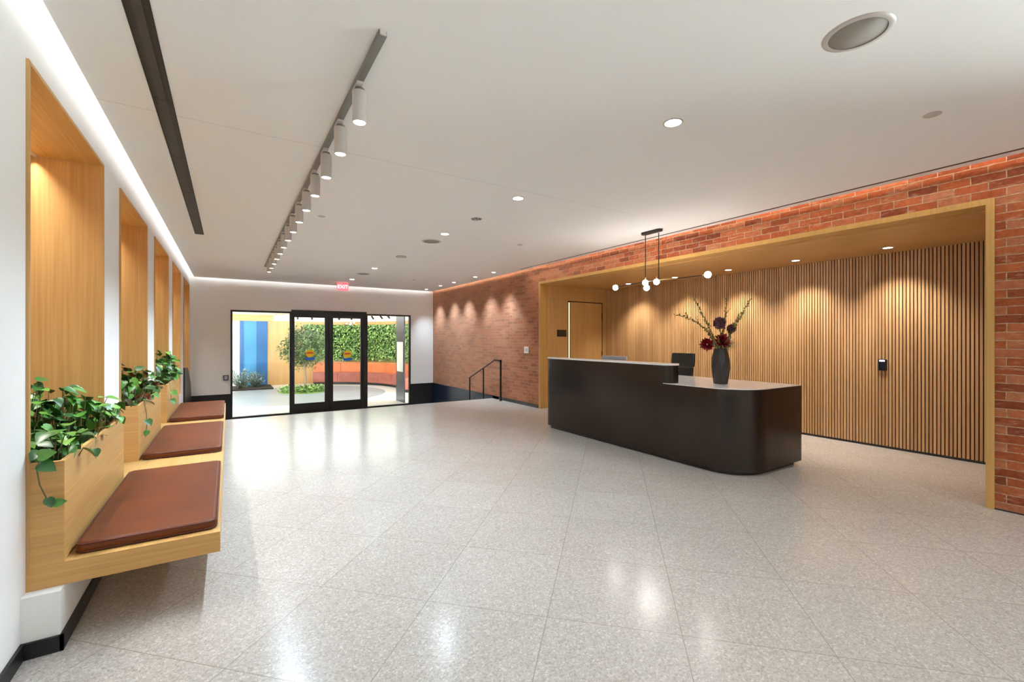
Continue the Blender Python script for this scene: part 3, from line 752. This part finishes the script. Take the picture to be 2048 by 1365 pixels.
def bez(a, b, c, n=14): return [tuple(a * (1 - t) ** 2 + b * 2 * t * (1 - t) + c * t * t) for t in [i / n for i in range(n + 1)]]
brs = [((1346, 632, -.05), (1405, 640, -.03), 'leftmost long budding branch arching out of the dark vase'), ((1388, 593, .08), (1415, 650, .04), 'budding branch leaning up and left from the vase'),
       ((1459, 600, .12), (1450, 660, .06), 'short upright budding branch in the middle of the vase'), ((1498, 594, -.04), (1466, 655, 0), 'tallest budding branch, leaning right out of the vase'),
       ((1484, 630, .1), (1462, 665, .05), 'short budding branch low on the right of the bouquet')]
rnd = random.Random(5)
for i, (tip, mid, lab) in enumerate(brs):
    n = thing('flowering_branch', tuple(TOP - UP * .3), lab, 'branch', 'budding branches in the vase')
    base = TOP + RT * (.02 * (i - 2)) + FW * (.02 * ((i % 3) - 1))
    path = [tuple(base - UP * .12)] + bez(base, fp(*mid), fp(*tip))
    tw = MB().tube(path, [.0045] * 3 + [.0035] * 6 + [.0022] * (len(path) - 9), 6)
    bd = MB()
    for k in range(3, len(path)):
        p = Vector(path[k]); dd = (Vector(path[min(k + 1, len(path) - 1)]) - Vector(path[k - 1])).normalized()
        for q in range(6 if k < len(path) - 1 else 4):
            sd = Vector((rnd.uniform(-1, 1), rnd.uniform(-1, 1), rnd.uniform(-.6, 1))).normalized()
            pp = p + dd * rnd.uniform(-.025, .025)
            L = rnd.uniform(.02, .036) * (1.15 - .4 * k / len(path))
            bd.leaf(pp, sd + dd * .5, sd.orthogonal(), L, L * .8, 'oval', 0)
        if k < len(path) - 3 and rnd.random() < .55:
            sd = Vector((rnd.uniform(-1, 1), rnd.uniform(-1, 1), rnd.uniform(0, 1))).normalized()
            e = p + sd * .05 + dd * .06; tw.tube([tuple(p), tuple(e)], [.002, .0015], 5)
            for q in range(5):
                s2 = Vector((rnd.uniform(-1, 1), rnd.uniform(-1, 1), rnd.uniform(-.6, 1))).normalized()
                bd.leaf(p.lerp(e, .4 + .15 * q), s2, s2.orthogonal(), .02, .016, 'oval', 0)
    tw.build('twig', 'twig', n); bd.build('buds', 'bud', n)
def allium(p, r, lab, sd):
    rn = random.Random(sd)
    n = thing('allium', tuple(TOP - UP * .3), lab, 'flower', 'plum coloured alliums in the vase')
    p = Vector(p)
    MB().tube([tuple(TOP - UP * .12), tuple(TOP.lerp(p, .5) + RT * .01), tuple(p)], .0045, 6).build('stalk', 'stem', n)
    h = MB().sphere(p, r * .72, 12, 8)
    for k in range(260):
        z = 1 - 2 * (k + .5) / 260; a = k * 2.39996; q = math.sqrt(1 - z * z); dv = Vector((q * math.cos(a), q * math.sin(a), z))
        h.leaf(p + dv * r * .6, dv + Vector((rn.uniform(-.3, .3),) * 3), dv.orthogonal(), r * .45 * rn.uniform(.8, 1.1), r * .24, 'oval', 0)
    h.build('flower_head', 'allium', n)
allium(fp(1434, 648, -.02), .078, 'larger plum allium ball at the top of the bouquet', 1)
allium(fp(1461, 659, .02), .057, 'smaller plum allium ball at the right of the bouquet', 2)
def dahlia(p, nd, r, lab, sd):
    rn = random.Random(sd)
    n = thing('red_flower', tuple(TOP - UP * .3), lab, 'flower', 'crimson flowers in the vase')
    p = Vector(p); nd = Vector(nd).normalized(); a1 = nd.orthogonal().normalized(); a2 = nd.cross(a1)
    MB().tube([tuple(TOP - UP * .12), tuple(TOP + (p - TOP) * .5 + UP * .03), tuple(p - nd * .01)], .005, 6).build('stalk', 'stem', n)
    h = MB()
    for ring, (cnt, el, L) in enumerate(((13, .05, 1.), (13, .3, .92), (11, .6, .8), (9, .95, .62), (6, 1.25, .45))):
        for k in range(cnt):
            a = 2 * PI * (k + .5 * ring) / cnt + rn.uniform(-.12, .12)
            rad = a1 * math.cos(a) + a2 * math.sin(a)
            d = rad * math.cos(el) + nd * math.sin(el)
            h.leaf(p + rad * .008, d, nd * math.cos(el) - rad * math.sin(el), r * L * rn.uniform(.85, 1.1), r * .42, 'oval', -.15)
    h.build('flower_head', 'dahlia', n)
dahlia(fp(1407, 690, -.06), RT * -.6 - FW * .7 + UP * -.15, .085, 'crimson flower drooping to the left of the vase', 3)
dahlia(fp(1437, 684, -.05), FW * -.9 + UP * .35, .10, 'large crimson flower at the mouth of the vase', 4)
n = thing('ornamental_grass', tuple(TOP - UP * .3), 'grey green grass blades spraying from the right of the bouquet', 'foliage')
g = MB(); rn = random.Random(8)
for k in range(110):
    a = rn.uniform(-1.2, 1.9) if k % 3 else rn.uniform(-3, 3); L = rn.uniform(.12, .27)
    d = RT * math.cos(a * .5) * (1 if rn.random() < .7 else -.7) * rn.uniform(.4, 1) + FW * rn.uniform(-.6, .6) + UP * rn.uniform(.25, 1.3)
    g.leaf(TOP - UP * .02 + RT * rn.uniform(-.03, .03) + FW * rn.uniform(-.03, .03), d, UP, L, .018, 'blade', .3)
g.build('blades', 'grass', n)

# ------------------------------------------------------------------ pendant
PX, PZ = 5.2, 2.335
pe = thing('pendant_light', (PX, 4.37, ZC), 'linear pendant with round glass globes hung over the desk', 'pendant light')
def stad(z, r, h): return [(PX + r * math.cos(a), 4.37 + (h if math.sin(a) >= 0 else -h) + r * math.sin(a), z) for a in [2 * PI * (k + .5) / 28 for k in range(28)]]
MB().loft([stad(ZC, .055, .125), stad(ZC - .022, .055, .125), stad(ZC - .028, .05, .125)], smooth=False).build('canopy', 'diff', pe)
rods = (4.485, 4.245)
for y in rods:
    MB().tube([(PX, y, ZC - .028), (PX, y, PZ + .02)], .0065, 10).build('rod', 'blackmetal', pe)
    MB().tube([(PX, y, ZC - .06), (PX, y, ZC - .026)], .010, 10).build('ferrule', 'chrome', pe)
MB().tube([(PX, 5.03, PZ), (PX, 4.485, PZ + .02)], .006, 8).build('arm', 'blackmetal', pe)
MB().tube([(PX, 4.245, PZ + .02), (PX, 3.93, PZ + .005)], .0085, 8).build('arm', 'brass', pe)
MB().tube([(PX, 3.93, PZ + .005), (PX, 3.53, PZ)], .006, 8).build('arm', 'blackmetal', pe)
MB().tube([(PX, 4.485, PZ + .02), (PX, 4.245, PZ + .02)], .006, 8).build('cross_bar', 'blackmetal', pe)
for (x, y, z) in ((PX, 5.09, PZ - .008), (PX, 3.47, PZ), (PX - .02, 4.47, PZ + .002), (PX - .05, 4.42, PZ - .08), (PX + .02, 4.30, PZ)):
    MB().sphere((x, y, z), .042, 20, 12).build('globe', 'globe', pe)
    MB().tube([(x, y + .04 * (1 if y < 4 else -1 if y > 5 else 0), z + (.04 if 4 < y < 5 else 0)), (x, y + .075 * (1 if y < 4 else -1 if y > 5 else 0), z + (.075 if 4 < y < 5 else 0))], .012, 8).build('socket', 'brass', pe)

# ------------------------------------------------------------------ the planted atrium behind the glass
AF = ZL
m = MB().box(-5, 9, YB + .02, 25, AF - .2, AF)
struct('floor_atrium', m, 'paleFloor')
m = MB().box(-5, 9, YB + .2, 25, 2.62, 2.7)
struct('ceiling_atrium', m, 'cream')
m = MB().box(-5.1, -5, YB + .2, 25, AF, 2.62).box(9, 9.1, YB + .2, 25, AF, 2.62).box(-5, 9, 25, 25.1, AF, 2.62)
m.box(-5, .42, 23.3, 23.4, AF, 2.62)
struct('wall_atrium', m, 'white')
CX, CY = 2.4, 18.7
def arcp(r, a0, a1, n=40): return [(CX + r * math.cos(math.radians(a0 + (a1 - a0) * k / n)), CY + r * math.sin(math.radians(a0 + (a1 - a0) * k / n))) for k in range(n + 1)]
m = MB().prism(arcp(3.05, 0, 360, 72)[:-1], AF, AF + .004)
struct('trim_6', m, 'greyFloor')
def arcwall(r0, r1, a0, a1, z0, z1, n=40): return MB().prism(arcp(r0, a0, a1, n) + arcp(r1, a1, a0, n), z0, z1)
o = struct('wall_atrium_curve', arcwall(4.5, 4.62, -25, 102, AF, 2.36, 60), 'oak')
struct('wall_atrium_header', MB().box(-5, 1.72, 22.95, 23.3, 2.33, 2.62), 'oakX')
struct('trim_8', arcwall(4.49, 4.63, -25, 102, 2.36, 2.62, 60), 'cream')
m = MB().box(.42, 1.5, 23.05, 23.15, AF, 2.33); struct('wall_atrium_blue', m, 'blue')
m = MB().box(.42, .56, 23.02, 23.05, AF, 2.33).box(1.06, 1.48, 23.02, 23.05, AF, 2.33); struct('trim_7', m, 'bluedark')
bq = thing('banquette', (CX + 3.9, CY, AF), 'curved orange upholstered bench below the plant wall', 'bench')
arcwall(3.78, 4.3, -25, 76, AF, AF + .12, 40).build('plinth', 'black', bq)
for k in range(6):
    a0 = 76 - 17 * k; a1 = a0 - 16.8
    arcwall(3.66, 4.28, a1, a0, AF + .12, AF + .56, 10).build('seat_cushion', 'rust', bq)
    arcwall(4.1, 4.36, a1, a0, AF + .56, AF + .98, 10).build('back_cushion', 'orange', bq)
arcwall(4.3, 4.5, -25, 76.5, AF, AF + 1.02, 40).build('back_ledge', 'oakY', bq)
lw = thing('living_wall', (CX + 4.3, CY, AF + 1.1), 'living wall of bright green leaves above the orange bench', 'plant wall')
arcwall(4.42, 4.5, -25, 82, AF + 1.2, 2.2, 50).build('backing', 'soil', lw)
rn = random.Random(3); lf = MB()
for k in range(7500):
    a = math.radians(rn.uniform(-8, 82)); z = rn.uniform(AF + 1.12, 2.2); r = 4.40 - rn.uniform(0, .16)
    p = Vector((CX + r * math.cos(a), CY + r * math.sin(a), z)); inn = Vector((-math.cos(a), -math.sin(a), 0))
    d = Vector((rn.uniform(-1, 1), rn.uniform(-1, 1), rn.uniform(-1.2, .4))) + inn * .5
    L = rn.uniform(.06, .12); lf.leaf(p, d, inn + Vector((0, 0, .5)), L, L * .7, 'small', .2)
o = lf.build('foliage', 'leafwall', lw); o['kind'] = 'stuff'
# tree
TX, TY = 2.65, 19.95
tr = thing('olive_tree', (TX, TY, AF), 'small leafy tree growing from the middle of the atrium floor', 'tree')
tb = MB().tube([(TX, TY, AF), (TX + .02, TY, AF + .5), (TX - .02, TY, AF + .95), (TX + .03, TY, AF + 1.3)], [.045, .04, .035, .03], 8)
lf = MB(); rn = random.Random(9)
for k in range(16):
    a = rn.uniform(0, 2 * PI); e = Vector((TX + .65 * math.cos(a) * rn.uniform(.3, 1), TY + .65 * math.sin(a) * rn.uniform(.3, 1), AF + rn.uniform(1.3, 2.45)))
    s0 = Vector((TX, TY, AF + rn.uniform(.85, 1.3))); tb.tube([tuple(s0), tuple(s0.lerp(e, .5) + Vector((0, 0, .06))), tuple(e)], [.018, .012, .006], 6)
for k in range(4200):
    a = rn.uniform(0, 2 * PI); u = rn.uniform(-1, 1); q = math.sqrt(1 - u * u); rr = rn.uniform(.35, 1) ** .6
    bump = 1 + .22 * math.sin(3 * a + 4 * u) + .12 * math.sin(7 * a)
    p = Vector((TX - .05 + .80 * rr * bump * q * math.cos(a), TY + .8 * rr * bump * q * math.sin(a), AF + 1.80 + .78 * rr * u * bump))
    d = Vector((rn.uniform(-1, 1), rn.uniform(-1, 1), rn.uniform(-1, 1)))
    L = rn.uniform(.08, .13); lf.leaf(p, d, (rn.uniform(-1, 1), rn.uniform(-1, 1), 1), L, L * .5, 'small', .1)
tb.build('trunk', 'bark', tr); lf.build('foliage', 'leafolive', tr)
gc = MB()
for k in range(1300):
    a = rn.uniform(0, 2 * PI); r = .95 * math.sqrt(rn.random()); p = Vector((TX - .05 + r * math.cos(a), TY - .3 + r * math.sin(a), AF + rn.uniform(.02, .2)))
    L = rn.uniform(.06, .12); gc.leaf(p, (rn.uniform(-1, 1), rn.uniform(-1, 1), rn.uniform(-.2, .8)), (rn.uniform(-.4, .4), rn.uniform(-.4, .4), 1), L, L * .7, 'small', .3)
gc.lathe(TX - .05, TY - .3, [(0, AF + .03), (.9, AF + .03), (.95, AF + .004)], 32)
tag(gc.build('ground_cover', 'leafwall', None, (TX, TY, AF)), 'low green ground cover in a round bed at the foot of the tree', 'plants', None, 'stuff')
for k, (x, y, s, lab) in enumerate(((.45, 21.6, 1.0, 'silver leaved shrub by the left edge of the glass'), (1.0, 22.2, .8, 'smaller silver shrub in front of the blue wall'))):
    n = thing('silver_shrub', (x, y, AF), lab, 'shrub', 'silver shrubs in the atrium')
    st, lf = MB(), MB()
    for q in range(60):
        a = rn.uniform(0, 2 * PI); h = rn.uniform(.25, .85) * s; rr = rn.uniform(.1, .5) * s
        e = Vector((x + rr * math.cos(a), y + rr * math.sin(a), AF + h)); st.tube([(x, y, AF), tuple(e)], .006, 5)
        for w in range(14):
            p = Vector((x, y, AF)).lerp(e, .35 + .65 * w / 13); L = rn.uniform(.07, .13)
            lf.leaf(p, (rn.uniform(-1, 1), rn.uniform(-1, 1), rn.uniform(-.2, 1)), (0, 0, 1), L, L * .4, 'small', .1)
    lf.build('foliage', 'leafgrey', n); st.build('stems', 'stem', n)
tag(MB().box(-.6, 1.6, 21.2, 22.9, AF, AF + .06).build('planting_bed', 'soil', None, (.5, 22, AF)), 'dark planting bed below the blue wall', 'planting bed')
# steel screen by the right side light
ss = thing('steel_screen', (4.9, 14.7, AF), 'tall brushed steel panel just inside the right side light', 'panel')
MB().box(4.88, 4.93, 14.3, 15.1, AF, 2.45).build('panel', 'steel', ss)
MB().box(4.868, 4.88, 14.34, 14.98, .42, 1.42).build('notice_board', 'paper', ss)
MB().box(4.87, 4.88, 14.28, 14.34, .38, 1.44).build('board_edge', 'black', ss)
# dark spots on the atrium ceiling
for k in range(9):
    a = math.radians(86 - 9.5 * k); r = 3.55
    x, y = CX + r * math.cos(a), CY + r * math.sin(a)
    n = thing('atrium_spotlight', (x, y, 2.62), 'dark angled spotlight above the plant wall, %s' % ('leftmost of the nine', 'second from the left', 'third from the left', 'fourth from the left', 'middle of the nine', 'fourth from the right', 'third from the right', 'second from the right', 'rightmost of the nine')[k], 'spotlight', 'dark spotlights on the atrium ceiling')
    MB().tube([(x, y, 2.62), (x, y, 2.54)], .012, 8).build('stem', 'blackmetal', n)
    MB().tube([(x - .05 * math.cos(a), y - .05 * math.sin(a), 2.56), (x + .07 * math.cos(a), y + .07 * math.sin(a), 2.43)], .04, 12).build('head', 'blackmetal', n)
for (x, y) in [(a, b) for a in (-2.6, .4, 3.4, 6.4) for b in (15.6, 18.4, 21.2)]:  # ceiling light panels added as fill for the atrium
    n = thing('atrium_fill_panel', (x, y, 2.62), 'added fill panel in the atrium ceiling, %s row, %s' % ({15.6: 'nearest', 18.4: 'middle', 21.2: 'farthest'}[y], {-2.6: 'leftmost', .4: 'second from the left', 3.4: 'third from the left', 6.4: 'rightmost'}[x]), 'fill light panel', 'added fill panels in the atrium ceiling')
    q = 1.38; p = 1.28
    MB().box(x - q, x + q, y - p - .02, y - p, 2.60, 2.62).box(x - q, x + q, y + p, y + p + .02, 2.60, 2.62).box(x - q, x - q + .02, y - p, y + p, 2.60, 2.62).box(x + q - .02, x + q, y - p, y + p, 2.60, 2.62).build('frame', 'lamp', n)
    area('atrium_fill_glow', (x, y, 2.605), (x, y, 0), 36, 2 * q - .04, 2 * p, col=(.97, .99, 1))

# ------------------------------------------------------------------ lamps that light the room
area('grazer_glow', (5.53, 4.0, ZC - .006), (5.62, 4.0, 2.0), 12, 8.5, .02, spread=130, col=(1, .97, .94))

w = bpy.data.worlds.new('World'); SC.world = w; w.use_nodes = True
wt = w.node_tree; bg = wt.nodes['Background']; bg.inputs[1].default_value = 1.
tc = wt.nodes.new('ShaderNodeTexCoord'); sp = wt.nodes.new('ShaderNodeSeparateXYZ'); cr = wt.nodes.new('ShaderNodeValToRGB')
wt.links.new(tc.outputs['Generated'], sp.inputs[0]); mr = wt.nodes.new('ShaderNodeMapRange'); mr.inputs[1].default_value = -1
wt.links.new(sp.outputs[2], mr.inputs[0]); wt.links.new(mr.outputs[0], cr.inputs[0])
e = cr.color_ramp.elements; e[0].position = .485; e[0].color = (28, 31, 32, 1); e[1].position = .515; e[1].color = (.7, .75, .8, 1)   # extra-bright ground added below to uplight the ceiling, sky above
wt.links.new(cr.outputs[0], bg.inputs[0])

cam = bpy.data.cameras.new('Camera'); co = bpy.data.objects.new('Camera', cam); COL.objects.link(co)
cam.sensor_width = 36; cam.sensor_fit = 'HORIZONTAL'; cam.lens = 889.4 / 2048 * 36; cam.shift_y = -3.0 / 2048
co.location = (0, 0, 1.5); co.rotation_euler = (PI / 2, 0, math.radians(-32.52)); cam.clip_start = .02; cam.clip_end = 100
SC.camera = co
SC.view_settings.view_transform = 'Standard'; SC.view_settings.look = 'None'; SC.view_settings.gamma = 1
SC.view_settings.exposure = .62
try: SC.view_settings.use_curve_mapping = False
except Exception: pass
SC.cycles.use_denoising = True
SC.cycles.max_bounces = 10; SC.cycles.diffuse_bounces = 6; SC.cycles.glossy_bounces = 4; SC.cycles.transparent_max_bounces = 12
SC.cycles.sample_clamp_indirect = 8; SC.cycles.caustics_reflective = False; SC.cycles.caustics_refractive = False
SC.cycles.blur_glossy = .5
